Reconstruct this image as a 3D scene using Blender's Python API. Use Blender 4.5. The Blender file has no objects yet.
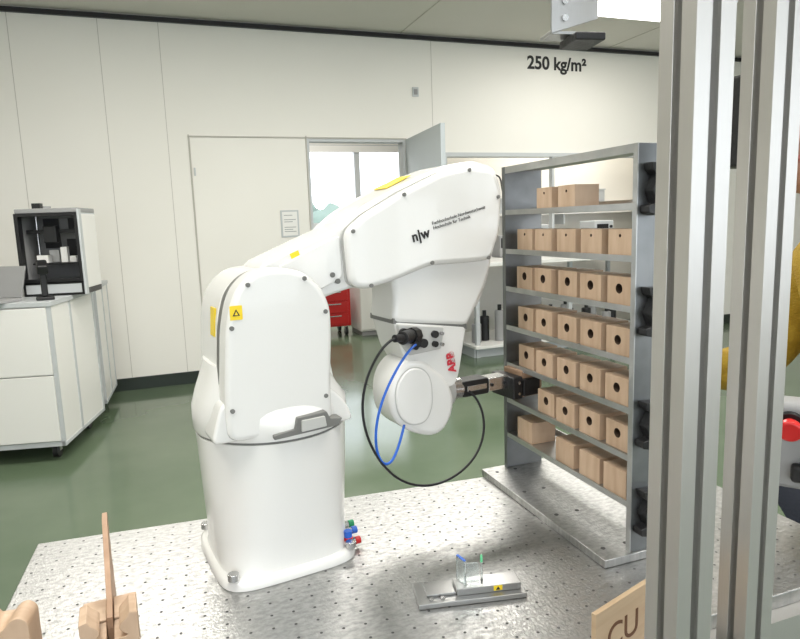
import bpy, bmesh, math, random
from mathutils import Vector, Matrix, Euler
random.seed(4)
S=bpy.context.scene
COL=S.collection

# ------------------------------------------------------------------ materials
def mat(name,color,rough=.5,metal=0,bump=None,var=None,emit=None,coat=0,trans=0,ior=1.45,alpha=None,spec=None):
    m=bpy.data.materials.new(name); m.use_nodes=True
    nt=m.node_tree; b=nt.nodes['Principled BSDF']
    b.inputs['Base Color'].default_value=(*color,1)
    b.inputs['Roughness'].default_value=rough; b.inputs['Metallic'].default_value=metal
    b.inputs['Coat Weight'].default_value=coat; b.inputs['Transmission Weight'].default_value=trans
    b.inputs['IOR'].default_value=ior
    if spec is not None: b.inputs['Specular IOR Level'].default_value=spec
    if alpha is not None: b.inputs['Alpha'].default_value=alpha
    if emit: 
        b.inputs['Emission Color'].default_value=(*emit[0],1); b.inputs['Emission Strength'].default_value=emit[1]
    tc=None
    if bump or var:
        tc=nt.nodes.new('ShaderNodeTexCoord')
    if bump:   # (scale vec, strength)
        mp=nt.nodes.new('ShaderNodeMapping'); mp.inputs['Scale'].default_value=bump[0]
        nz=nt.nodes.new('ShaderNodeTexNoise'); nz.inputs['Scale'].default_value=1; nz.inputs['Detail'].default_value=4
        bp=nt.nodes.new('ShaderNodeBump'); bp.inputs['Strength'].default_value=bump[1]; bp.inputs['Distance'].default_value=.01
        nt.links.new(tc.outputs['Object'],mp.inputs['Vector']); nt.links.new(mp.outputs[0],nz.inputs['Vector'])
        nt.links.new(nz.outputs['Fac'],bp.inputs['Height']); nt.links.new(bp.outputs[0],b.inputs['Normal'])
    if var:    # (scale vec, color2, [rough2])
        mp=nt.nodes.new('ShaderNodeMapping'); mp.inputs['Scale'].default_value=var[0]
        nz=nt.nodes.new('ShaderNodeTexNoise'); nz.inputs['Scale'].default_value=1; nz.inputs['Detail'].default_value=5
        rp=nt.nodes.new('ShaderNodeMapRange'); rp.inputs[1].default_value=.35; rp.inputs[2].default_value=.65
        mx=nt.nodes.new('ShaderNodeMix'); mx.data_type='RGBA'
        mx.inputs[6].default_value=(*color,1); mx.inputs[7].default_value=(*var[1],1)
        nt.links.new(tc.outputs['Object'],mp.inputs['Vector']); nt.links.new(mp.outputs[0],nz.inputs['Vector'])
        nt.links.new(nz.outputs['Fac'],rp.inputs[0]); nt.links.new(rp.outputs[0],mx.inputs[0])
        nt.links.new(mx.outputs[2],b.inputs['Base Color'])
        if len(var)>2:
            mr=nt.nodes.new('ShaderNodeMapRange'); mr.inputs[3].default_value=rough; mr.inputs[4].default_value=var[2]
            nt.links.new(rp.outputs[0],mr.inputs[0]); nt.links.new(mr.outputs[0],b.inputs['Roughness'])
    return m
M=dict(
 wall=mat('wall_paint',(.81,.79,.74),.5,var=((.6,.6,.6),(.78,.76,.705))),
 ceil=mat('ceiling_paint',(.68,.66,.61),.7,var=((1,1,1),(.64,.62,.57))),
 floor=mat('green_epoxy',(.090,.128,.078),.10,var=((1.5,1.5,1),(.115,.153,.098),.18),bump=((2.5,2.5,2),.04)),
 seam=mat('seam_shadow',(.50,.48,.43),.8),
 base=mat('baseboard_dark',(.02,.028,.022),.4),
 black=mat('black_plastic',(.012,.012,.013),.4,bump=((200,200,200),.1)),
 blackgloss=mat('black_gloss',(.01,.01,.012),.12),
 robot=mat('robot_enamel',(.75,.745,.72),.25,coat=.4,bump=((300,300,300),.015)),
 robotseam=mat('robot_gasket',(.16,.16,.15),.5),
 robotgrey=mat('robot_grey',(.48,.48,.46),.35),
 alu=mat('anodised_alu',(.42,.42,.415),.34,metal=1,bump=((400,400,4),.05)),
 post=mat('profile_alu',(.55,.535,.51),.40,metal=.8,bump=((500,500,3),.04)),
 slot=mat('profile_slot',(.07,.07,.07),.6),
 plate=mat('milled_plate',(.50,.50,.49),.34,metal=1,var=((90,160,1),(.38,.38,.375),.50),bump=((260,200,1),.12)),
 shelf=mat('sheet_metal',(.56,.565,.56),.38,metal=1,var=((6,30,30),(.48,.49,.49),.45)),
 upright=mat('upright_shaded_metal',(.27,.28,.285),.45,metal=1,var=((12,12,12),(.19,.20,.205),.5)),  # darker sheet metal: shade on the rack's uprights is in the colour
 wood=mat('beech',(.56,.41,.29),.55,var=((25,60,9),(.46,.32,.215))),
 wood2=mat('beech_dark',(.42,.27,.175),.55,var=((25,9,60),(.34,.21,.13))),
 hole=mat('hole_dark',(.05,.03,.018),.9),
 ply=mat('plywood',(.54,.40,.26),.5,var=((6,6,60),(.45,.32,.20))),
 burn=mat('burnt_engraving',(.13,.06,.03),.8),
 red=mat('red_paint',(.55,.02,.02),.3),
 redtext=mat('red_lettering',(.60,.04,.06),.4),
 blue=mat('blue_plastic',(.02,.12,.55),.35),
 green=mat('green_plastic',(.02,.35,.14),.35),
 yellow=mat('label_yellow',(.85,.62,.02),.4),
 white=mat('white_laminate',(.78,.77,.74),.35),
 grey=mat('grey_paint',(.30,.30,.30),.45),
 lgrey=mat('light_grey',(.50,.52,.53),.45),
 leaf=mat('door_leaf_shaded',(.50,.54,.56),.4),  # grey-blue: shade of a backlit whitish door, put into its colour
 acryl=mat('acrylic',(.90,.96,.97),.04,trans=.92,ior=1.25),
 txt=mat('black_lettering',(.02,.02,.02),.6),
 lamp=mat('lamp_diffuser',(1,1,1),.5,emit=((1,.97,.92),5)),
 steel=mat('steel',(.55,.55,.55),.25,metal=1),
 skin=mat('skin',(.55,.30,.21),.5,var=((30,30,30),(.50,.25,.17))),
 hair=mat('hair_dark',(.04,.022,.012),.6,bump=((200,200,20),.5)),
 shirt=mat('yellow_knit',(.50,.33,.035),.85,var=((40,40,40),(.40,.25,.02)),bump=((150,150,300),.4)),
 jeans=mat('dark_trousers',(.03,.035,.05),.8,bump=((200,200,200),.2)),
 eye=mat('eye_white',(.8,.8,.78),.2), lips=mat('lips',(.45,.15,.12),.5),
 tree=mat('foliage',(.22,.28,.24),.9,var=((.5,.5,.5),(.15,.20,.17))),
)

# ------------------------------------------------------------------ helpers
def link(o,parent=None,m=None):
    COL.objects.link(o)
    if m is not None:
        if isinstance(m,str): m=M[m]
        o.data.materials.append(m)
    if parent: o.parent=parent
    return o
def empty(name,loc=(0,0,0),rz=0):
    o=bpy.data.objects.new(name,None); o.location=loc; o.rotation_euler=(0,0,math.radians(rz)); o.empty_display_size=.05
    COL.objects.link(o); return o
def bev(o,w,seg=3,ang=35):
    if w<=0: return
    md=o.modifiers.new('bevel','BEVEL'); md.width=w; md.segments=seg; md.limit_method='ANGLE'; md.angle_limit=math.radians(ang); md.harden_normals=True
    for p in o.data.polygons: p.use_smooth=True
def frommesh(name,verts,faces,m,parent=None,bevel=0,seg=3,smooth=False):
    me=bpy.data.meshes.new(name); me.from_pydata([tuple(v) for v in verts],[],faces); me.update()
    bm=bmesh.new(); bm.from_mesh(me); bmesh.ops.recalc_face_normals(bm,faces=bm.faces); bm.to_mesh(me); bm.free()
    o=bpy.data.objects.new(name,me); link(o,parent,m)
    if smooth:
        for p in me.polygons: p.use_smooth=True
    bev(o,bevel,seg)
    return o
BF=[(0,1,3,2),(4,6,7,5),(0,4,5,1),(2,3,7,6),(0,2,6,4),(1,5,7,3)]
def box(name,lo,hi,m,parent=None,bevel=0,seg=2):
    v=[(x,y,z) for x in (lo[0],hi[0]) for y in (lo[1],hi[1]) for z in (lo[2],hi[2])]
    return frommesh(name,v,BF,m,parent,bevel,seg)
def cbox(name,c,s,m,parent=None,bevel=0,rot=None):
    h=[k/2 for k in s]
    o=box(name,[-a for a in h],h,m,parent,bevel); o.location=c
    if rot: o.rotation_euler=[math.radians(a) for a in rot]
    return o
def fillet(pts,r,n=5):
    out=[];N=len(pts)
    for i in range(N):
        p=Vector(pts[i]);a=Vector(pts[i-1]);b=Vector(pts[(i+1)%N])
        rr=r[i] if isinstance(r,(list,tuple)) else r
        da=min(rr,(a-p).length*.48); db=min(rr,(b-p).length*.48)
        pa=p+(a-p).normalized()*da; pb=p+(b-p).normalized()*db
        if rr<1e-5: out.append(p); continue
        for k in range(n+1):
            t=k/n; out.append(pa*(1-t)**2+p*2*t*(1-t)+pb*t*t)
    return out
def prism(name,pts,y0,y1,m,parent=None,r=0,bevel=.004,seg=3,n=5):
    """silhouette in XZ extruded along Y"""
    if r: pts=fillet(pts,r,n)
    N=len(pts)
    v=[(p[0],y0,p[1]) for p in pts]+[(p[0],y1,p[1]) for p in pts]
    f=[tuple(range(N)),tuple(range(2*N-1,N-1,-1))]+[(i,(i+1)%N,N+(i+1)%N,N+i) for i in range(N)]
    return frommesh(name,v,f,m,parent,bevel,seg)
def loft(name,secs,m,parent=None,N=56,smooth=True,bevel=0):
    v=[];f=[]
    for (z,cx_,cy_,rx,ry,e) in secs:
        for i in range(N):
            t=2*math.pi*i/N; c,s=math.cos(t),math.sin(t)
            v.append((cx_+rx*math.copysign(abs(c)**(2/e),c),cy_+ry*math.copysign(abs(s)**(2/e),s),z))
    for k in range(len(secs)-1):
        for i in range(N):
            f.append((k*N+i,k*N+(i+1)%N,(k+1)*N+(i+1)%N,(k+1)*N+i))
    f.append(tuple(range(N))[::-1]); f.append(tuple((len(secs)-1)*N+i for i in range(N)))
    o=frommesh(name,v,f,m,parent,bevel)
    if smooth:
        for p in o.data.polygons: p.use_smooth=len(p.vertices)==4
        o.data.set_sharp_from_angle(angle=math.radians(50))
    return o
def cyl(name,a,b,r,m,parent=None,N=24,r2=None,bevel=0):
    a=Vector(a);b=Vector(b);d=(b-a).normalized();r2=r if r2 is None else r2
    t=Vector((0,0,1)) if abs(d.z)<.9 else Vector((1,0,0))
    x=d.cross(t).normalized();y=d.cross(x)
    v=[];
    for i in range(N):
        q=x*math.cos(2*math.pi*i/N)+y*math.sin(2*math.pi*i/N); v+= [a+q*r,b+q*r2]
    f=[(2*i,2*((i+1)%N),2*((i+1)%N)+1,2*i+1) for i in range(N)]+[tuple(2*i for i in range(N)),tuple(2*i+1 for i in range(N))]
    o=frommesh(name,v,f,m,parent,bevel)
    for p in o.data.polygons: p.use_smooth=len(p.vertices)==4
    if not bevel: o.data.set_sharp_from_angle(angle=math.radians(40))
    return o
def tube(name,pts,r,m,parent=None):
    c=bpy.data.curves.new(name,'CURVE'); c.dimensions='3D'; c.bevel_depth=r; c.bevel_resolution=4; c.resolution_u=16; c.use_fill_caps=True
    s=c.splines.new('NURBS'); s.points.add(len(pts)-1)
    for i,p in enumerate(pts): s.points[i].co=(*p,1)
    s.use_endpoint_u=True; s.order_u=4
    o=bpy.data.objects.new(name,c); return link(o,parent,m)
def text(name,body,loc,rot,size,m,parent=None,ext=.0004,align='LEFT',offset=0):
    c=bpy.data.curves.new(name,'FONT'); c.body=body; c.size=size; c.extrude=ext; c.align_x=align; c.offset=offset
    o=bpy.data.objects.new(name,c); o.location=loc; o.rotation_euler=[math.radians(a) for a in rot]
    return link(o,parent,m)
def join_boxes(name,boxes,m,parent=None,bevel=0):
    v=[];f=[]
    for lo,hi in boxes:
        k=len(v); v+=[(x,y,z) for x in (lo[0],hi[0]) for y in (lo[1],hi[1]) for z in (lo[2],hi[2])]
        f+=[tuple(i+k for i in q) for q in BF]
    return frommesh(name,v,f,m,parent,bevel,2)

# ------------------------------------------------------------------ room shell
YW=6.05; H=3.18; XL=-3.2; XR=8.2
def wallpieces(name,x0,x1,y0,y1,z1,openings,m='wall'):
    b=[];x=x0
    for (a,c,lo,hi) in sorted(openings):
        b.append(((x,y0,0),(a,y1,z1)))
        if hi<z1: b.append(((a,y0,hi),(c,y1,z1)))
        if lo>0: b.append(((a,y0,0),(c,y1,lo)))
        x=c
    b.append(((x,y0,0),(x1,y1,z1)))
    return join_boxes(name,b,m)
box('floor',(XL,-2.5,-.1),(XR,10.15,0),'floor')
box('ceiling',(XL,-2.5,H),(XR,10.15,H+.1),'ceil')
wallpieces('wall_back',XL,XR,YW,YW+.12,H,[(1.335,2.31,0,2.19),(2.72,5.31,0,2.07)])
box('wall_left',(XL-.1,-2.5,0),(XL,10.15,H),'wall')
box('wall_right',(XR,-2.5,0),(XR+.1,10.15,H),'wall')
wallpieces('wall_front',XL,XR,-2.6,-2.5,H,[(-2.8,1.0,.85,2.75),(1.3,5.0,.85,2.75),(5.3,7.9,.85,2.75)])
wf=empty('window_3')
join_boxes('frame',[((x-.03,-2.58,.85),(x+.03,-2.52,2.75)) for x in (-2.77,-1.5,-.2,.97,1.33,2.6,3.8,4.97,5.33,6.6,7.87)],'lgrey',wf)
wallpieces('wall_rear_room',XL,XR,10.0,10.15,H,[(1.2,4.9,1.35,2.62)])
box('wall_partition',(2.66,YW+.12,0),(2.72,6.98,H),'white')
box('wall_alcove',(2.66,6.92,0),(XR,6.98,H),'wall')
box('trim_1',(XL,YW-.03,H-.05),(XR,YW-.001,H-.012),'black')
join_boxes('baseboard_back',[((XL,YW-.015,0),(.283,YW,.11)),((5.34,YW-.015,0),(XR,YW,.11)),((2.36,YW-.015,0),(2.70,YW,.11))],'base')
join_boxes('trim_2',[((x-.0025,YW-.002,.11),(x+.0025,YW,H-.05)) for x in (-2.1,-1.0,-.35,.12,2.62,5.6,6.8)],'seam')
join_boxes('trim_3',[((x-.004,-2.5,H-.004),(x+.004,YW-.03,H)) for x in (-1.3,2.3,4.7)]+[((XL,y-.004,H-.004),(XR,y+.004,H)) for y in (1.6,)],'seam')
af=empty('window_1')
join_boxes('frame',[((2.72,YW-.02,0),(2.76,YW+.12,2.07)),((5.27,YW-.02,0),(5.31,YW+.12,2.07)),((2.76,YW-.02,2.03),(5.27,YW+.12,2.07)),((4.0,YW-.01,1.0),(4.03,YW+.05,2.03))],'lgrey',af)
wr=empty('window_2')
join_boxes('frame',[((1.2,9.98,1.35),(4.9,10.1,1.42)),((1.2,9.98,2.56),(4.9,10.1,2.62))]+[((x-.045,9.98,1.42),(x+.045,10.1,2.56)) for x in (1.25,2.1,3.0,3.9,4.85)],'lgrey',wr)
box('sill',(1.1,9.8,1.30),(5.0,9.99,1.35),'white',wr)
box('blind_box',(1.2,9.93,2.50),(4.9,9.975,2.60),'white',wr)
d1=empty('door_1')
box('leaf',(.30,YW-.012,.01),(1.325,YW-.002,2.19),'wall',d1,.002)
join_boxes('edge_gap',[((.285,YW-.006,0),(.298,YW-.001,2.215)),((1.327,YW-.014,0),(1.337,YW-.001,2.215)),((.285,YW-.014,2.195),(2.33,YW-.001,2.205))],'seam',d1)
cyl('handle_rose',(1.24,YW-.03,1.02),(1.24,YW-.012,1.02),.025,'steel',d1)
box('handle',(1.14,YW-.06,1.01),(1.26,YW-.045,1.03),'steel',d1,.004)
cyl('handle_neck',(1.24,YW-.055,1.02),(1.24,YW-.03,1.02),.009,'steel',d1)
box('hinge',(.315,YW-.025,1.86),(.330,YW-.012,1.93),'lgrey',d1,.003)
ns=empty('door_notice')
box('paper_holder',(1.05,YW-.022,1.29),(1.22,YW-.013,1.54),'lgrey',ns,.002)
box('paper',(1.065,YW-.026,1.305),(1.205,YW-.0225,1.525),'white',ns)
join_boxes('lines',[((1.08,YW-.028,z),(1.19-.03*(i%2),YW-.0262,z+.006)) for i,z in enumerate((1.34,1.36,1.38,1.43,1.45,1.49))],'grey',ns)
d2=empty('door_2')
join_boxes('jamb',[((1.337,YW-.01,0),(1.36,YW+.12,2.19)),((2.29,YW-.01,0),(2.315,YW+.12,2.19)),((1.36,YW-.01,2.165),(2.29,YW+.12,2.19))],'lgrey',d2)
lf=box('leaf',(-.02,-1.06,.01),(.02,0,2.19),'leaf',d2,.003); lf.location=(2.335,YW-.02,0); lf.rotation_euler=(0,0,math.radians(-5))
sw=empty('light_switch'); box('plate',(2.41,YW-.012,2.60),(2.475,YW-.001,2.69),'lgrey',sw,.003); box('rocker',(2.425,YW-.02,2.62),(2.46,YW-.012,2.67),'grey',sw,.002)
text('load_limit_lettering','250 kg/m²',(3.70,YW-.003,2.925),(90,0,0),.18,'txt',None,.001,offset=.005)
LP=[(4.15,4.75),(-.2,3.2),(1.6,3.2),(4.15,2.2),(1.6,.4),(-.6,.4),(1.8,8.2),(4.6,6.5)]
for i,(x,y) in enumerate(LP):
    e=empty('ceiling_lamp',(x,y,H))
    box('housing',(-.64,-.32,-.03),(.64,.32,-.001),'white',e,.004); box('diffuser',(-.6,-.28,-.036),(.6,.28,-.0301),'lamp',e)

# ------------------------------------------------------------------ rear room
e=empty('tool_trolley',(1.86,7.95,0))
box('body',(-.33,-.22,.12),(.30,.22,.60),'red',e,.015)
for i in range(3): box('drawer_%d'%(i+1),(-.29,-.235,.15+.15*i),(.26,-.221,.28+.15*i),'red',e,.004); box('pull_%d'%(i+1),(-.2,-.25,.25+.15*i),(.17,-.236,.265+.15*i),'steel',e,.003)
box('top_tray',(-.34,-.23,.60),(.31,.23,.63),'black',e,.006)
for x in(-.27,.24):
    for y in(-.17,.17): cyl('caster',(x-.015,y,.055),(x+.015,y,.055),.055,'black',e); box('fork',(x-.02,y-.02,.055),(x+.02,y+.02,.12),'steel',e)
e=empty('side_cabinet',(2.49,7.8,0))
box('body',(-.26,-.25,.06),(.26,.25,.80),'white',e,.006); box('plinth',(-.24,-.22,0),(.24,.23,.06),'grey',e)
for i in range(2): box('door_%d'%(i+1),(-.255+.257*i,-.268,.08),(-.003+.257*i,-.251,.785),'white',e,.004)
e=empty('tree_row',(0,0,0))
for i in range(16):
    bm=bmesh.new(); bmesh.ops.create_icosphere(bm,subdivisions=3,radius=1)
    for v in bm.verts: v.co*= 1+.18*math.sin(7*v.co.x+i)*math.cos(6*v.co.z+2*i)
    me=bpy.data.meshes.new('crown'); bm.to_mesh(me); bm.free()
    for p in me.polygons: p.use_smooth=True
    o=bpy.data.objects.new('crown',me); link(o,e,'tree'); o.location=(4+i*2.6,44+random.random()*3,.3+random.random()*.8); o.scale=(2.2,1.6,1.7+random.random()*.9)
    cyl('trunk',(o.location.x,o.location.y,-4),(o.location.x,o.location.y,.2),.15,'tree',e,8)

# ------------------------------------------------------------------ lab bench in the alcove
e=empty('lab_bench',(0,0,0))
box('worktop',(2.86,5.62,.93),(5.2,6.65,.97),'white',e,.004)
box('back_ledge',(2.86,6.60,.97),(5.2,6.65,1.08),'lgrey',e,.004)
join_boxes('legs',[((x,5.72,.0),(x+.04,5.76,.93)) for x in (2.9,4.0,5.1)]+[((x,6.5,.0),(x+.04,6.54,.93)) for x in (2.9,4.0,5.1)],'lgrey',e)
box('lower_shelf',(2.86,5.66,.10),(5.2,6.5,.13),'white',e,.004)
box('plinth',(2.88,5.74,0),(5.18,6.4,.10),'lgrey',e)
e=empty('gas_bottles')
for i in range(14):
    x=2.97+i*.135; h=.20+.06*((i*7)%3); y=5.86+.08*(i%2)
    cyl('bottle',(x,y,.131),(x,y,.131+h),.050,['grey','black','grey'][i%3],e,20,bevel=.012); cyl('neck',(x,y,.13+h),(x,y,.19+h),.02,'black',e,12)
e=empty('lab_instruments')
for i,(x,w,d,h,m) in enumerate(((3.55,.16,.2,.24,'grey'),(3.95,.30,.3,.34,'lgrey'),(4.45,.18,.25,.20,'black'),(4.85,.26,.3,.36,'lgrey'))):
    box('case_%d'%(i+1),(x-w/2,6.25,.971),(x+w/2,6.25+d,.971+h),m,e,.01)
    box('panel_%d'%(i+1),(x-w*.4,6.238,.99+h*.35),(x+w*.2,6.249,.96+h*.92),'blackgloss',e,.003)
    for k in range(2): cyl('knob_%d_%d'%(i+1,k+1),(x+w*.34,6.23,.99+h*(.45+.3*k)),(x+w*.34,6.25,.99+h*(.45+.3*k)),.016,'black',e,14)
e=empty('wall_shelf'); box('board',(3.2,6.68,1.42),(6.5,6.919,1.45),'white',e,.003)
join_boxes('bracket',[((x,6.7,1.30),(x+.02,6.919,1.42)) for x in (3.4,4.6,5.8)],'lgrey',e)
e=empty('storage_boxes')
for i,(x,w,h,m) in enumerate(((3.4,.2,.22,'lgrey'),(3.75,.26,.16,'lgrey'),(4.1,.2,.30,'grey'),(4.6,.34,.2,'grey'),(5.1,.2,.25,'lgrey'))):
    box('bin_%d'%(i+1),(x-w/2,6.70,1.451),(x+w/2,6.90,1.451+h),m,e,.008); box('lid_%d'%(i+1),(x-w/2-.008,6.692,1.451+h),(x+w/2+.008,6.908,1.466+h),'lgrey',e,.004)
e=empty('hose')
tube('line',[(3.25,6.4,.975),(3.24,6.4,1.5),(3.35,6.40,1.9),(3.4,6.5,1.95),(3.4,6.915,1.95)],.012,'grey',e)
tube('line_2',[(3.70,6.5,.975),(3.70,6.4,1.35),(3.6,6.5,1.8),(3.7,6.6,1.9),(3.7,6.915,1.9)],.010,'black',e)

# ------------------------------------------------------------------ cabinets left
def drawer_cabinet(loc,rz,w,d,h):
    e=empty('drawer_cabinet',loc,rz)
    box('carcass',(-w,0.012,.10),(0,d,h-.03),'white',e,.004)
    join_boxes('frame',[((-.02,-.004,.10),(.002,.012,h)),((-w-.002,-.004,.10),(-w+.02,.012,h)),((-w,-.004,.10),(0,.012,.13)),((-.002,0,.10),(.004,d,.12)),((.0,d-.03,.1),(.004,d,h)),((0,0.3,.1),(.004,.33,h-.03))],'lgrey',e)
    box('top',(-w-.01,-.012,h-.03),(.01,d+.01,h),'lgrey',e,.003)
    hh=(h-.18)/2
    for i in range(2):
        box('drawer_%d'%(i+1),(-w+.022,-.012,.135+i*(hh+.008)),(-.022,.011,.135+hh+i*(hh+.008)),'white',e,.003)
    for x in(-w+.1,-.09):
        for y in(.1,d-.1):
            cyl('caster',(x-.015,y,.045),(x+.015,y,.045),.045,'black',e,20); box('fork',(x-.022,y-.02,.045),(x+.022,y+.02,.10),'steel',e)
    return e
drawer_cabinet((-.665,4.30,0),-12,.95,.78,1.0)
drawer_cabinet((-.50,5.25,0),-3,.55,.62,1.0)

# 3d printer
e=empty('desktop_3d_printer',(-.68,4.66,1.001),-12)
W2,D2,H2=.190,.34,.53
box('base',(-W2,0,.0),(W2,D2,.09),'black',e,.008)
box('base_panel',(-W2+.02,-.006,.015),(W2-.02,0,.075),'lgrey',e,.004)
box('side_left',(-W2,0.05,.09),(-W2+.012,D2,H2),'grey',e,.003); box('side_right',(W2-.012,0.05,.09),(W2,D2,H2),'lgrey',e,.003)
box('side_cover',(W2,.04,.04),(W2+.006,D2-.02,H2-.01),'white',e,.004)
box('rear',(-W2+.012,D2-.02,.09),(W2-.012,D2,H2),'grey',e)
box('roof',(-W2,0,H2),(W2,D2,H2+.03),'grey',e,.006)
join_boxes('door_frame',[((-W2,-.018,.09),(-W2+.022,.05,H2)),((W2-.022,-.018,.09),(W2,.05,H2)),((-W2+.022,-.018,.09),(W2-.022,-.001,.112)),((-W2+.022,-.018,H2-.022),(W2-.022,-.001,H2))],'black',e,.003)
box('silver_post',(W2-.001,-.02,.0),(W2+.012,.03,H2+.02),'lgrey',e,.003)
box('bed',(-.14,.07,.20),(.14,.31,.21),'black',e); box('gantry',(-.17,.10,.40),(.17,.13,.425),'black',e); box('head',(-.05,.05,.34),(.03,.10,.45),'black',e,.006)
join_boxes('parts',[((-.12,.09,.21),(-.05,.15,.26)),((.02,.12,.21),(.06,.16,.31)),((.08,.1,.21),(.12,.14,.25)),((-.08,.2,.21),(-.02,.24,.29))],'white',e)
join_boxes('rear_panels',[((-.14,.312,.30),(-.04,.319,.50)),((.0,.312,.24),(.13,.319,.36)),((.02,.312,.40),(.14,.319,.50))],'black',e)
for x in(-.14,.14): cyl('rod',(x,.2,.09),(x,.2,.53),.008,'steel',e,12)
cyl('spool',(-.09,.2,H2+.031),(-.09,.2,H2+.05),.05,'grey',e); box('spool_clip',(-.10,.05,H2+.03),(-.05,.1,H2+.065),'black',e)
e=empty('laptop',(-1.0,4.42,1.001),-30)
box('base',(-.13,-.11,0),(.13,.11,.018),'grey',e,.004); s=box('screen',(-.13,-.006,0),(.13,.006,.20),'grey',e,.003); s.location=(0,.11,.018); s.rotation_euler=(math.radians(-18),0,0)
e=empty('barcode_scanner',(-.70,4.42,1.001),10)
box('foot',(-.05,-.04,0),(.05,.04,.02),'black',e,.006); box('stem',(-.018,-.02,.02),(.018,.02,.17),'black',e,.008); cbox('head',(0,-.01,.20),(.06,.11,.06),'black',e,.012,(20,0,0))

# ------------------------------------------------------------------ work table
T=empty('work_table')
pl=[(-.262,.452),(-.232,1.130),(.92,1.040),(.92,.56),(.565,.56),(.565,.452)]
N=len(pl)
frommesh('top_plate',[(x,y,.88) for x,y in pl]+[(x,y,.90) for x,y in pl],[tuple(range(N)),tuple(range(N,2*N))]+[(i,(i+1)%N,N+(i+1)%N,N+i) for i in range(N)],'plate',T,.0015,2)
join_boxes('under_frame',[((.54,.54,.80),(.85,.58,.88)),((-.20,1.0,.80),(.85,1.04,.88)),((-.20,.54,.80),(-.16,1.0,.88)),((.81,.58,.80),(.85,1.0,.88))],'post',T)
join_boxes('legs',[((x,y,0),(x+.04,y+.04,.80)) for x,y in((-.20,.50),(.50,.50),(-.20,1.0),(.81,1.0),(.81,.58))],'post',T)
v=[];f=[]
def disc(cx_,cy_,z,r,n=10):
    k=len(v)
    for i in range(n): v.append((cx_+r*math.cos(2*math.pi*i/n),cy_+r*math.sin(2*math.pi*i/n),z))
    f.append(tuple(range(k,k+n)))
ang=math.radians(-4.5)
for i in range(46):
    for j in range(28):
        lx=.015+i*.028; ly=-.016-j*.028
        x=-.232+lx*math.cos(ang)-ly*math.sin(ang); y=1.130+lx*math.sin(ang)+ly*math.cos(ang)
        if -.24<x<.90 and y>.47 and not(y<.58 and x>.55): disc(x,y,.9004,.0020)
me=bpy.data.meshes.new('drilled_holes'); me.from_pydata(v,[],f); o=bpy.data.objects.new('drilled_holes',me); link(o,T,'slot')

# ------------------------------------------------------------------ robot
R=empty('robot_arm',(.133,.96,.9),8)
loft('mount_foot',[(.0005,-.004,0,.105,.106,5),(.012,-.004,0,.105,.106,5),(.016,-.004,0,.101,.102,5)],'robot',R)
loft('pedestal',[(.012,-.003,0,.099,.101,4),(.022,-.003,0,.098,.099,3.4),(.06,-.002,0,.100,.101,2.8),(.13,0,0,.1065,.107,2.3),(.195,.001,0,.1105,.111,2.1),(.205,.001,0,.1115,.112,2)],'robot',R)
loft('swivel_gasket',[(.204,.001,0,.109,.110,2),(.210,.001,0,.109,.110,2)],'robotseam',R)
loft('swivel_ring',[(.209,.001,0,.1125,.113,2),(.213,.001,0,.1145,.114,2),(.230,.001,0,.1145,.113,2.1),(.243,0,0,.112,.109,2.4),(.262,-.004,0,.101,.099,2.8),(.285,-.006,0,.090,.090,3),(.31,-.006,0,.083,.085,3)],'robot',R)
for x,y in((-.093,-.09),(.083,-.093),(-.093,.09),(.083,.09)): cyl('foot_bolt',(x,y,.016),(x,y,.026),.008,'steel',R,12,bevel=.001)
prism('shoulder_rear',[(-.092,.225),(-.084,.30),(-.078,.385),(-.063,.420),(-.035,.440),(.015,.440),(.055,.425),(.08,.38),(.085,.30),(.095,.235)],-.05,.075,'robot',R,.02,.018,4)
prism('shoulder_seam',[(-.087,.236),(-.087,.276),(-.079,.369),(-.068,.412),(-.045,.436),(-.016,.443),(.025,.438),(.053,.415),(.066,.384),(.065,.338),(.059,.281),(.057,.236)],-.059,-.045,'robotseam',R,.015,0)
prism('shoulder_cover',[(-.088,.215),(-.088,.276),(-.080,.369),(-.069,.413),(-.046,.438),(-.016,.446),(.026,.440),(.055,.417),(.068,.384),(.067,.338),(.062,.281),(.062,.215)],-.104,-.057,'robot',R,.02,.009,4)
prism('shoulder_skirt',[(-.108,.214),(-.104,.232),(-.092,.27),(.062,.27),(.086,.245),(.098,.214)],-.095,-.03,'robot',R,.012,.012,4)
prism('latch_recess',[(-.030,.214),(.064,.218),(.070,.228),(.052,.230),(.047,.241),(.004,.239),(-.001,.224),(-.030,.220)],-.1175,-.095,'robotseam',R,0,.001)
prism('latch',[(.008,.219),(.045,.221),(.043,.236),(.009,.235)],-.121,-.100,'robotgrey',R,.002,.001)
for x,z in((-.080,.26),(-.073,.37),(-.048,.425),(.03,.428),(.058,.38),(.052,.26)): cyl('cover_screw',(x,-.1055,z),(x,-.103,z),.0032,'robotseam',R,10)
prism('arm_neck',[(-.03,.400),(-.012,.446),(.03,.463),(.125,.500),(.15,.51),(.15,.405),(.125,.402),(.086,.393),(.03,.37)],-.042,.055,'robot',R,.012,.010,4)
prism('arm_neck_panel',[(.012,.442),(.11,.484),(.112,.420),(.075,.404),(.03,.405)],-.045,-.04,'robot',R,.008,.002)
prism('arm_cover_seam',[(.1115,.4875),(.1405,.511),(.205,.5445),(.278,.5743),(.335,.5843),(.380,.5783),(.3948,.538),(.3918,.480),(.3735,.4318),(.332,.4298),(.256,.4295),(.192,.4108),(.140,.3998),(.1155,.4088)],-.0445,-.038,'robotgrey',R,.012,0)
CP=[(.112,.488),(.141,.511),(.206,.544),(.278,.574),(.335,.584),(.379,.578),(.395,.538),(.392,.480),(.373,.432),(.332,.430),(.256,.430),(.192,.411),(.140,.400),(.116,.409)]
prism('arm_cover',CP,-.066,-.0435,'robot',R,.014,.009,4)
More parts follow.
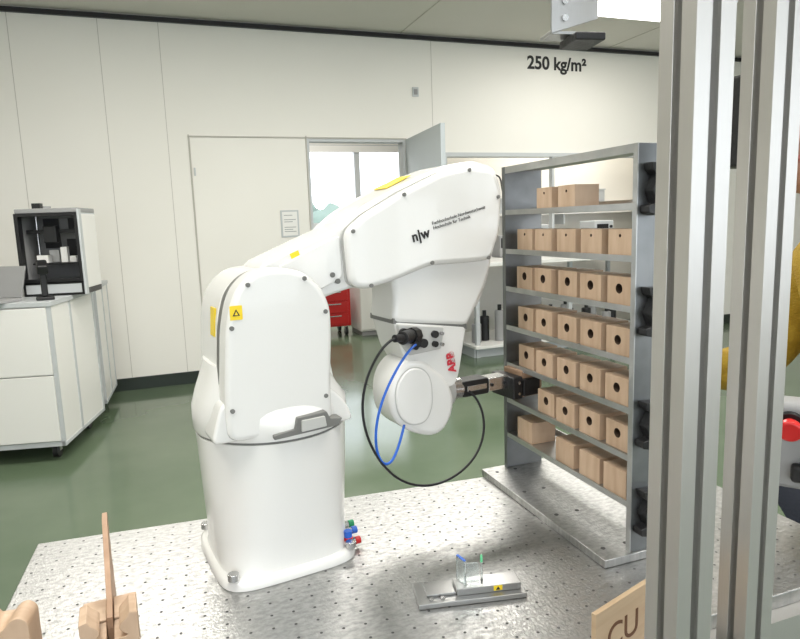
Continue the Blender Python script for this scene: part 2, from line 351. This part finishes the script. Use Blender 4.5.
prism('arm_body',[(.100,.478),(.15,.522),(.23,.560),(.30,.586),(.36,.596),(.405,.586),(.420,.54),(.410,.47),(.380,.428),(.256,.425),(.19,.407),(.12,.402)],-.040,.065,'robot',R,.018,.014,4)
prism('arm_far_cover',[(.105,.485),(.15,.520),(.23,.558),(.30,.583),(.36,.593),(.402,.582),(.414,.54),(.405,.47),(.38,.43),(.25,.43),(.15,.41)],.064,.088,'robot',R,.018,.009,4)
for i in (0,2,4,6,8,10,12):
    c=Vector((.262,.49)); q=Vector(CP[i])*.93+c*.07
    cyl('arm_screw',(q.x,-.0675,q.y),(q.x,-.065,q.y),.0032,'robotseam',R,10)
for x,z in((.095,.425),(.103,.415)): cyl('port_screw',(x,-.047,z),(x,-.044,z),.004,'robotseam',R,10)
text('institute_logo','n|w',(.222,-.0667,.468),(90,-13,0),.022,'txt',R,.0003,offset=.0006)
text('institute_lettering','Fachhochschule Nordwestschweiz\nHochschule für Technik',(.258,-.0667,.493),(90,-13,0),.0075,'txt',R,.0002)
prism('forearm_upper',[(.190,.430),(.205,.47),(.30,.50),(.38,.47),(.384,.427),(.366,.381),(.331,.322),(.190,.342),(.195,.387)],-.052,.035,'robot',R,.012,.012,4)
prism('forearm_rear',[(.27,.53),(.39,.53),(.405,.47),(.392,.40),(.362,.34),(.25,.40)],-.035,.045,'robot',R,.02,.012,4)
prism('wrist_seam',[(.192,.341),(.330,.318),(.330,.327),(.192,.350)],-.0495,.034,'robotseam',R,0,0)
prism('wrist_yoke',[(.192,.346),(.330,.323),(.322,.285),(.314,.245),(.306,.225),(.262,.215),(.232,.252),(.205,.295)],-.050,.030,'robot',R,.010,.007,4)
prism('wrist_lobe',[(.178,.225),(.187,.260),(.209,.282),(.240,.281),(.264,.262),(.290,.238),(.305,.199),(.290,.158),(.263,.142),(.218,.157),(.185,.185)],-.054,.020,'robot',R,.022,.011,4)
prism('wrist_lobe_groove',[(.186,.225),(.193,.252),(.214,.270),(.240,.266),(.256,.245),(.258,.20),(.245,.172),(.215,.170),(.192,.19)],-.0543,-.050,'robotgrey',R,.015,0)
prism('wrist_cap',[(.1875,.225),(.1945,.2505),(.2145,.268),(.2395,.264),(.2548,.244),(.2568,.20),(.244,.1735),(.2155,.1715),(.1935,.1905)],-.057,-.050,'robot',R,.015,.003)
prism('connector_panel',[(.196,.341),(.282,.327),(.276,.292),(.216,.288),(.200,.312)],-.056,-.047,'robotgrey',R,.004,.002)
for x,z,r in((.205,.326,.008),(.262,.318,.006),(.262,.302,.005),(.240,.306,.0075),(.225,.302,.005),(.275,.318,.003),(.275,.300,.003)):
    cyl('port',(x,-.062,z),(x,-.055,z),r,'black' if r>.004 else 'steel',R,14)
cyl('plug',(.215,-.064,.322),(.188,-.085,.324),.0105,'black',R,18,bevel=.001)
cyl('plug_nut',(.228,-.058,.320),(.214,-.065,.322),.013,'black',R,8)
cyl('plug_boot',(.19,-.084,.324),(.172,-.09,.326),.006,'black',R,14)
cyl('air_fitting',(.224,-.057,.311),(.220,-.075,.309),.006,'black',R,14)
tube('black_cable',[(.176,-.089,.326),(.158,-.092,.325),(.132,-.085,.29),(.115,-.08,.235),(.122,-.08,.17),(.168,-.08,.093),(.25,-.075,.062),(.335,-.07,.092),(.372,-.05,.155),(.362,-.025,.195),(.350,-.015,.203)],.0021,'black',R)
tube('air_hose',[(.220,-.072,.309),(.200,-.082,.305),(.165,-.082,.262),(.140,-.08,.205),(.136,-.08,.150),(.155,-.08,.117),(.180,-.07,.135),(.205,-.05,.175)],.0021,'blue',R)
def label(name,x,z,y,s,rot=0):
    prism(name,[(x-s,z-s*1.15),(x+s,z-s*1.15),(x+s,z+s*1.15),(x-s,z+s*1.15)],y-.0006,y,'yellow',R,.001,0)
    prism(name+'_triangle',[(x-s*.6,z-s*.5),(x+s*.6,z-s*.5),(x,z+s*.6)],y-.001,y-.0005,'black',R,0,0)
    prism(name+'_inner',[(x-s*.3,z-s*.35),(x+s*.3,z-s*.35),(x,z+s*.25)],y-.0014,y-.0009,'yellow',R,0,0)
label('warning_label',-.066,.390,-.1043,.0082)
text('maker_lettering','ABB',(.3055,-.0512,.249),(90,-98,0),.0195,'redtext',R,.0008,offset=.0007)
prism('side_label',[(-.0815,.350),(-.0785,.390),(-.0765,.390),(-.0795,.350)],-.035,-.008,'yellow',R,0,0)
t=cbox('arm_top_label',(.235,.02,.5635),(.05,.045,.001),'yellow',R); t.rotation_euler=(0,math.radians(-24),0)
t=cbox('arm_edge_label',(.04,-.041,.457),(.014,.003,.010),'yellow',R,0,(0,-20,0))
cyl('tool_flange',(.290,0,.205),(.322,0,.204),.028,'robotgrey',R,28,bevel=.002)
cyl('tool_adapter',(.322,0,.204),(.345,0,.203),.019,'steel',R,28,bevel=.002)
box('gripper_body',(.342,-.018,.189),(.398,.018,.218),'black',R,.003); box('gripper_rail',(.350,-.0195,.199),(.392,-.0175,.209),'steel',R,.001)
box('gripper_tip',(.398,-.016,.191),(.442,.016,.215),'steel',R,.002)
box('jaw_block',(.440,-.034,.172),(.462,.034,.214),'black',R,.003)
box('jaw_near',(.462,-.036,.176),(.500,-.027,.208),'black',R,.002); box('jaw_far',(.462,.027,.176),(.500,.036,.208),'black',R,.002)
for x,z in((.405,.203),(.432,.203),(.452,.203),(.452,.183)): cyl('gripper_screw',(x,-.018 if x<.44 else -.036,z),(x,-.015 if x<.44 else -.033,z),.003,'black' if x<.44 else 'steel',R,10)
box('held_block',(.464,-.0265,.172),(.512,.0265,.222),'wood2',R,.002)
def fitting(z,y,c,x=.092):
    cyl('fitting_body',(x-.01,y,z),(x+.010,y,z),.0052,'steel',R,6); cyl('fitting_collar',(x+.010,y,z),(x+.019,y,z),.0058,c,R,16,bevel=.001)
fitting(.026,-.062,'blue',.088); fitting(.024,-.036,'green',.094); fitting(.012,-.070,'red',.090)
cyl('fitting_stem',(.086,-.078,.0165),(.086,-.078,.036),.0062,'blue',R,16); cyl('fitting_stem_red',(.086,-.078,.018),(.086,-.078,.026),.0072,'red',R,16,bevel=.001)

# ------------------------------------------------------------------ block rack
K=empty('storage_rack')
y0,y1=.710,1.062; x0,x1=.600,.680
def upr(name,y): 
    o=box(name,(x0,y,.913),(x1,y+.006,1.492),'upright',K,.0008); return o
upr('upright_near',y0-.006); upr('upright_far',y1)
box('upright_front_flange_near',(x0-.0015,y0-.006,.913),(x0,y0+.003,1.492),'shelf',K); box('upright_front_flange_far',(x0-.0015,y1-.005,.913),(x0,y1+.006,1.492),'upright',K)
levels=[.985,1.055,1.125,1.197,1.270,1.340,1.411]
join_boxes('trays',[((x0,y0,z-.002),(x1,y1,z)) for z in levels]+[((x0-.001,y0,z-.006),(x0+.001,y1,z+.003)) for z in levels]+[((x1-.001,y0,z-.006),(x1+.001,y1,z+.010)) for z in levels],'shelf',K)
box('top_tray',(x0,y0,1.486),(x1,y1,1.489),'shelf',K); box('top_lip',(x0-.001,y0,1.480),(x0+.001,y1,1.492),'shelf',K)
box('base_plate',(.552,.700,.9005),(.74,1.077,.913),'plate',K,.0012)
for x in (.56,.60,.70):
    for y in (.73,.85,.95,1.05): cyl('base_bolt',(x+.012,y,.913),(x+.012,y,.9135),.0035,'slot',K,12)
for i,z in enumerate((.975,1.105,1.265,1.43)):
    zz=z
    prism('clip_%d'%(i+1),[(x-.009,zz+(q)) for x,q in ((.612,-.03),(.630,-.034),(.640,-.01),(.632,0),(.642,.012),(.640,.034),(.615,.036),(.618,.025),(.628,.020),(.618,0),(.626,-.018),(.612,-.02))],y0-.024,y0-.0065,'black',K,.003,.001)

# wooden blocks
BV=[];BFc=[];BM=[]
def wblock(xf,yc,zb,w,h,d,hz=None,hr=.0065,notch=False):
    """w along Y, h along Z, d along X; drilled hole in the -X face"""
    n=24
    def add(vs,fs,mi):
        k=len(BV); BV.extend(vs); BFc.extend([tuple(i+k for i in q) for q in fs]); BM.extend([mi]*len(fs))
    w2=w/2
    yA,yB,zA,zB=yc-w2,yc+w2,zb,zb+h
    if hz is None:
        add([(x,y,z) for x in (xf,xf+d) for y in (yA,yB) for z in (zA,zB)],BF,0); return
    cz=zb+hz
    circ=[];sq=[]
    for i in range(n):
        t=2*math.pi*(i+.5)/n; c,s=math.cos(t),math.sin(t)
        circ.append((yc+hr*c,cz+hr*s))
        tx=(w2/abs(c)) if abs(c)>1e-6 else 9; tz=((zB-cz) if s>0 else (cz-zA))/abs(s) if abs(s)>1e-6 else 9
        t_=min(tx,tz); sq.append((yc+t_*c,cz+t_*s))
    for cy_,cz_ in((yA,zA),(yA,zB),(yB,zA),(yB,zB)):
        j=min(range(n),key=lambda i:(sq[i][0]-cy_)**2+(sq[i][1]-cz_)**2); sq[j]=(cy_,cz_)
    vs=[(xf,a,b) for a,b in circ]+[(xf,a,b) for a,b in sq]+[(xf+.02,a,b) for a,b in circ]
    add(vs,[(i,(i+1)%n,n+(i+1)%n,n+i) for i in range(n)],0)
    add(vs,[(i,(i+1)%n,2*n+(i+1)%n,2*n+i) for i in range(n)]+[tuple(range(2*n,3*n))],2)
    add([(x,y,z) for x in (xf,xf+d) for y in (yA,yB) for z in (zA,zB)],[BF[i] for i in (1,2,3,4,5)],0)
ys=[.747,.810,.874,.938,1.004]
rows={6:[(2,0),(3,0)],5:[(i,.030) for i in range(5)],4:[(i,.024) for i in range(5)],3:[(i,.022) for i in range(5)],2:[(i,.024) for i in range(5)],1:[(i,.024) for i in range(4)],0:[(0,None),(1,None),(2,None),(4,None)]}
for lv,bl in rows.items():
    for i,hz in bl:
        hh=.040+.002*random.random(); jit=.002*random.uniform(-1,1)
        if lv==6: wblock(x0+.004+.004*random.random(),ys[i]+jit,levels[lv]+.0006,.045,.036,.045,.027,.0022)
        elif lv==5: wblock(x0+.004+.004*random.random(),ys[i]+jit,levels[lv]+.0006,.050,.038,.048,.029,.0024)
        else: wblock(x0+.004+.005*random.random(),ys[i]+jit,levels[lv]+.0006,.051,hh,.050,hz,.0072 if hz else 0)
me=bpy.data.meshes.new('wooden_blocks'); me.from_pydata(BV,[],BFc)
for i,p in enumerate(me.polygons): p.material_index=BM[i]
o=bpy.data.objects.new('wooden_blocks',me); COL.objects.link(o)
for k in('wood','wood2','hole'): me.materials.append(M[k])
bm=bmesh.new(); bm.from_mesh(me); bmesh.ops.recalc_face_normals(bm,faces=bm.faces); bm.to_mesh(me); bm.free()

# ------------------------------------------------------------------ small fixture on the table
F=empty('test_fixture',(.349,.724,.9005),-12)
box('base',(-.073,-.026,0),(.073,.026,.007),'alu',F,.001)
box('bar',(-.02,-.016,.007),(.068,.012,.017),'alu',F,.001)
box('step',(-.06,-.012,.007),(-.02,.018,.011),'alu',F,.001)
for i,(x,h,rz) in enumerate(((-.010,.034,20),(.004,.026,80),(.018,.030,-15))):
    a=cbox('acrylic_fin_%d'%(i+1),(x,0,.017+h/2),(.003,.020,h),'acryl',F,.0004,(0,0,rz))
cbox('edge_blue',(-.010,-.0,.0518),(.0032,.018,.0015),'blue',F,0,(0,0,20)); cbox('edge_green',(.018,0,.0478),(.0032,.018,.0015),'green',F,0,(0,0,-15))
box('label',(.030,-.0163,.009),(.042,-.016,.016),'yellow',F); prism('label_mark',[(.033,.0102),(.039,.0102),(.036,.0147)],-.0168,-.0162,'black',F,0,0)
for x,y in((-.055,-.018),(.058,.019),(-.055,.02),(-.04,-.018)): cyl('screw',(x,y,.007),(x,y,.0095),.003,'steel',F,12)

# wooden holders lower left
e=empty('wooden_cradle',(-.096,.79,.9005),4)
box('divider',(-.0035,-.03,.0),(.0035,.125,.045),'wood2',e,.0005)
frommesh('plywood_panel',[(x,y,z) for x in(-.0032,.0032) for (y,z) in((-.03,.0451),(.125,.0451),(.125,.122),(.10,.122),(.0,.060),(-.03,.058))],[(0,1,2,3,4,5),(6,7,8,9,10,11)]+[(i,(i+1)%6,6+(i+1)%6,6+i) for i in range(6)],'wood2',e,.0004)
for s,nm in((-1,'left'),(1,'right')):
    pts=[(s*.004,0),(s*.030,0),(s*.030,.074),(s*.022,.076)]+[(s*(.018-.008*math.sin(math.pi*k/6)),.070-.020*k/6) for k in range(7)]+[(s*.016,.048),(s*.004,.048)]
    prism('cheek_'+nm,pts,-.06,-.02,'wood',e,0,.001)
    box('block_'+nm,(min(s*.004,s*.03),-.019,0),(max(s*.004,s*.03),.03,.050),'wood',e,.001)
e=empty('wooden_jig',(-.235,.83,.9005),-6)
prism('profile',[(-.03,0),(.055,0),(.055,.054),(.046,.062),(.036,.059),(.028,.048),(.018,.048),(.012,.059),(0,.064),(-.03,.059)],-.03,.01,'wood',e,.006,.001)
prism('profile_rear',[(-.03,0),(.045,0),(.045,.035),(-.03,.035)],.011,.04,'wood',e,.004,.001)
e=empty('plywood_sign',(.405,.527,.9005),17)
box('board',(0,0,0),(.15,.006,.072),'ply',e,.0006); box('foot',(.03,.006,0),(.12,.03,.012),'ply',e,.001)
text('engraved_lettering','CU',(.020,-.0003,.018),(90,0,0),.044,'burn',e,.0004)

# ------------------------------------------------------------------ aluminium frame
A=empty('aluminium_frame')
side=[(-20,-20),(-4.2,-20),(-4.2,-16),(-8,-16),(-8,-14),(-4.5,-9),(4.5,-9),(8,-14),(8,-16),(4.2,-16),(4.2,-20)]
prof=[]
for k in range(4):
    a=math.pi/2*k
    for x,y in side: prof.append(((x*math.cos(a)-y*math.sin(a))/1000,(x*math.sin(a)+y*math.cos(a))/1000))
def profile(name,a,b,parent,rot=0):
    a=Vector(a);b=Vector(b);d=(b-a);L=d.length;N=len(prof)
    v=[(x,y,0) for x,y in prof]+[(x,y,L) for x,y in prof]
    o=frommesh(name,v,[tuple(range(N)),tuple(range(2*N-1,N-1,-1))]+[(i,(i+1)%N,N+(i+1)%N,N+i) for i in range(N)],'post',parent,.0008,2)
    o.location=a; o.rotation_mode='QUATERNION'; o.rotation_quaternion=d.to_track_quat('Z','Y')
    return o
profile('post_1',(.418,.426,0),(.418,.426,2.3),A); profile('post_2',(.602,.512,0),(.602,.512,2.3),A)
profile('beam_1',(.418,.447,2.2),(.418,1.2,2.2),A); profile('beam_2',(.602,.533,2.1),(.602,1.2,2.1),A)
for x,y in((.418,.426),(.602,.512)): box('base_foot',(x-.03,y-.03,0),(x+.03,y+.03,.012),'black',A)
e=empty('hinge_box',(.655,.590,1.50),0)
box('body',(-.012,-.03,-.05),(.025,.03,.055),'black',e,.004); box('arm',(-.033,-.06,-.01),(-.012,-.03,.01),'black',e)
e=empty('sensor_bracket',(.51,.72,1.614),-10)
prism('plate',[(-.032,.012),(.030,.030),(.030,.60),(-.032,.60)],-.002,.002,'alu',e,0,.0005)
box('sensor_head',(-.008,-.02,.000),(.032,.030,.010),'black',e,.002); box('flange',(-.032,.002,.012),(.03,.035,.016),'alu',e,.0005)
for z in(.03,.05): cyl('screw',(-.015,-.005,z),(-.015,.0,z),.004,'steel',e,12)
box('hanger',(-.12,-.01,.585),(.03,.01,.605),'alu',e,.001)

# ------------------------------------------------------------------ person
P=empty('person')
def skin_obj(name,verts,edges,radii,m,parent,sub=2,root=0):
    me=bpy.data.meshes.new(name); me.from_pydata(verts,edges,[]); o=bpy.data.objects.new(name,me); link(o,parent)
    md=o.modifiers.new('skin','SKIN'); md.use_smooth_shade=True
    for i,r in enumerate(radii):
        me.skin_vertices[0].data[i].radius=(r,r) if not isinstance(r,tuple) else r
    me.skin_vertices[0].data[root].use_root=True
    s=o.modifiers.new('sub','SUBSURF'); s.levels=sub; s.render_levels=sub
    me.materials.append(M[m]); return o
V=[(1.14,.66,.97),(1.14,.66,1.08),(1.13,.665,1.20),(1.12,.67,1.31),(1.095,.69,1.385),
   (1.125,.82,1.295),(1.11,.875,1.20),(1.08,.905,1.11),(.99,.895,1.10),(.91,.865,1.12),
   (1.125,.51,1.305),(1.12,.455,1.19),(1.10,.42,1.08),(1.04,.45,1.05),(.985,.515,1.035)]
E=[(0,1),(1,2),(2,3),(3,4),(3,5),(5,6),(6,7),(7,8),(8,9),(3,10),(10,11),(11,12),(12,13),(13,14)]
Rr=[.145,.14,.145,.125,.058,.07,.055,.050,.045,.036,.07,.055,.050,.045,.036]
skin_obj('sweater',V,E,Rr,'shirt',P)
V=[(1.14,.665,.93),(1.14,.76,.84),(1.13,.77,.49),(1.16,.78,.10),(1.14,.57,.84),(1.13,.56,.49),(1.16,.55,.10)]
skin_obj('trousers',V,[(0,1),(1,2),(2,3),(0,4),(4,5),(5,6)],[.135,.095,.068,.055,.095,.068,.055],'jeans',P)
for s,y in(('right',.78),('left',.55)):
    skin_obj('shoe_'+s,[(1.18,y,.045),(1.11,y,.045),(1.01,y,.035),(.95,y,.03)],[(0,1),(1,2),(2,3)],[.042,.042,.036,.026],'black',P)
skin_obj('neck',[(1.09,.695,1.36),(1.04,.75,1.47)],[(0,1)],[.055,.052],'skin',P)
hd=empty('head',(1.005,.785,1.54)); hd.parent=P; hd.rotation_euler=(0,math.radians(8),math.radians(-150))
bm=bmesh.new(); bmesh.ops.create_uvsphere(bm,u_segments=40,v_segments=28,radius=1)
for v in bm.verts:
    x,y,z=v.co; sx,sy,sz=.095,.074,.118
    if z<0: sy*=1+.22*z; sx*=1+.12*z
    if x>0: sx*=.95
    v.co=Vector((x*sx,y*sy,z*sz))
    if x>.5 and -.9<z<-.5: v.co.x+=.010
me=bpy.data.meshes.new('skull'); bm.to_mesh(me); bm.free(); o=bpy.data.objects.new('skull',me); link(o,hd,'skin')
for p in me.polygons: p.use_smooth=True
skin_obj('nose',[(.086,0,.015),(.104,0,-.020),(.090,0,-.028)],[(0,1),(1,2)],[.008,.012,.009],'skin',hd)
for s in(-1,1):
    bm=bmesh.new(); bmesh.ops.create_uvsphere(bm,u_segments=16,v_segments=12,radius=.012); me=bpy.data.meshes.new('eye'); bm.to_mesh(me); bm.free()
    o=bpy.data.objects.new('eye',me); link(o,hd,'eye'); o.location=(.078,s*.030,.008)
    bm=bmesh.new(); bmesh.ops.create_uvsphere(bm,u_segments=16,v_segments=12,radius=.006); me=bpy.data.meshes.new('iris'); bm.to_mesh(me); bm.free()
    o=bpy.data.objects.new('iris',me); link(o,hd,'hair'); o.location=(.0855,s*.030,.008)
    skin_obj('brow',[(.082,s*.016,.027),(.082,s*.03,.031),(.072,s*.045,.027)],[(0,1),(1,2)],[.004]*3,'hair',hd)
    skin_obj('ear',[(-.005,s*.074,-.022),(-.012,s*.080,.0),(-.008,s*.078,.018)],[(0,1),(1,2)],[.008,.012,.009],'skin',hd)
skin_obj('mouth',[(.080,-.022,-.054),(.088,0,-.052),(.080,.022,-.054)],[(0,1),(1,2)],[.004,.006,.004],'lips',hd)
bm=bmesh.new(); bmesh.ops.create_uvsphere(bm,u_segments=40,v_segments=28,radius=1)
for v in bm.verts:
    x,y,z=v.co; q=1+.02*math.sin(18*y+9*x)
    v.co=Vector((x*.103*q-.008,y*.082*q,z*.122*q+.008))
bmesh.ops.delete(bm,geom=[v for v in bm.verts if (v.co.x>.045 and v.co.z<.062) or (v.co.z<-.02 and v.co.x>-.03) or v.co.z<-.07],context='VERTS')
me=bpy.data.meshes.new('hair'); bm.to_mesh(me); bm.free(); o=bpy.data.objects.new('hair',me); link(o,hd,'hair')
for p in me.polygons: p.use_smooth=True
md=o.modifiers.new('s','SOLIDIFY'); md.thickness=.008
def hand(name,wrist,d,side,nrm,curl=.9):
    w=Vector(wrist);d=Vector(d).normalized();side=Vector(side).normalized();nrm=Vector(nrm).normalized()
    pv=[w,w+d*.035,w+d*.075]
    skin_obj('palm_'+name,[tuple(p) for p in pv]+[tuple(w+d*.08+side*.025),tuple(w+d*.076-side*.026)],[(0,1),(1,2),(1,3),(1,4)],[.024,.024,.017,.015,.014],'skin',P)
    for i,(off,l) in enumerate(((.030,.072),(.010,.080),(-.010,.074),(-.029,.058))):
        p=w+d*.07+side*off; pts=[p]; a=.25
        for sgm in(.42,.32,.26):
            a+=curl*.75 if sgm<.4 else curl*.3
            p=p+(d*math.cos(a)+nrm*math.sin(a))*l*sgm*1.05; pts.append(p)
        skin_obj('finger_%s_%d'%(name,i+1),[tuple(q) for q in pts],[(0,1),(1,2),(2,3)],[.0092,.0088,.008,.0068],'skin',P)
    p=w+d*.02+side*.022; q=p+(d*.6+side*.7+nrm*.35).normalized()*.036; r_=q+(d*.75+side*.1+nrm*.6).normalized()*.030; t=r_+(d*.7-side*.2+nrm*.65).normalized()*.024
    skin_obj('thumb_'+name,[tuple(z) for z in(p,q,r_,t)],[(0,1),(1,2),(2,3)],[.013,.011,.0095,.008],'skin',P)
hand('right',(.90,.86,1.122),(-1,-.3,-.1),(0,-.2,1),(-.3,-1,0),.5)
hand('left',(.972,.528,1.035),(-.75,.55,.0),(.1,.1,1),(.6,.75,.1),.8)
# teach pendant
e=empty('teach_pendant',(.862,.665,1.06),0); e.rotation_euler=(0,math.radians(-15),math.radians(38))
box('housing',(-.018,-.11,-.085),(.018,.045,.065),'grey',e,.012); box('screen',(.018,-.08,-.06),(.020,.03,.05),'blackgloss',e)
cyl('stop_collar',(-.018,.004,.038),(-.026,.004,.038),.017,'black',e,24); cyl('stop_stem',(-.026,.004,.038),(-.036,.004,.038),.010,'red',e,24); cyl('stop_button',(-.036,.004,.038),(-.050,.004,.038),.0165,'red',e,28,bevel=.004)
box('grip_strap',(-.034,-.09,-.06),(-.018,.0,-.03),'black',e,.006)

# ------------------------------------------------------------------ lights
def area(name,loc,size,power,color,rot=(0,0,0)):
    l=bpy.data.lights.new(name,'AREA'); l.shape='RECTANGLE'; l.size=size[0]; l.size_y=size[1]; l.energy=power; l.color=color
    o=bpy.data.objects.new(name,l); o.location=loc; o.rotation_euler=[math.radians(a) for a in rot]; COL.objects.link(o)
WARM=(1,.965,.90)
PW=[28,52,50,34,34,34,80,24]
for i,(x,y) in enumerate(LP):
    area('ceiling_light',(x,y,H-.05),(1.2,.56),PW[i],WARM)
w=bpy.data.worlds.new('World'); S.world=w; w.use_nodes=True
bg=w.node_tree.nodes['Background']; bg.inputs[0].default_value=(.88,.94,1,1); bg.inputs[1].default_value=3.4

# ------------------------------------------------------------------ camera
cam=bpy.data.cameras.new('camera'); co=bpy.data.objects.new('camera',cam); COL.objects.link(co); S.camera=co
yaw=math.radians(20);p=math.radians(8.7);r=math.radians(2.0)
fw=Vector((math.sin(yaw)*math.cos(p),math.cos(yaw)*math.cos(p),-math.sin(p)))
rt0=Vector((math.cos(yaw),-math.sin(yaw),0)); up0=rt0.cross(fw)
rt=rt0*math.cos(r)-up0*math.sin(r); up=up0*math.cos(r)+rt0*math.sin(r)
co.matrix_world=Matrix(((rt.x,up.x,-fw.x,0),(rt.y,up.y,-fw.y,0),(rt.z,up.z,-fw.z,1.4),(0,0,0,1)))
cam.sensor_width=36; cam.lens=36*640/800; cam.clip_start=.02
S.view_settings.view_transform='Standard'; S.view_settings.exposure=0
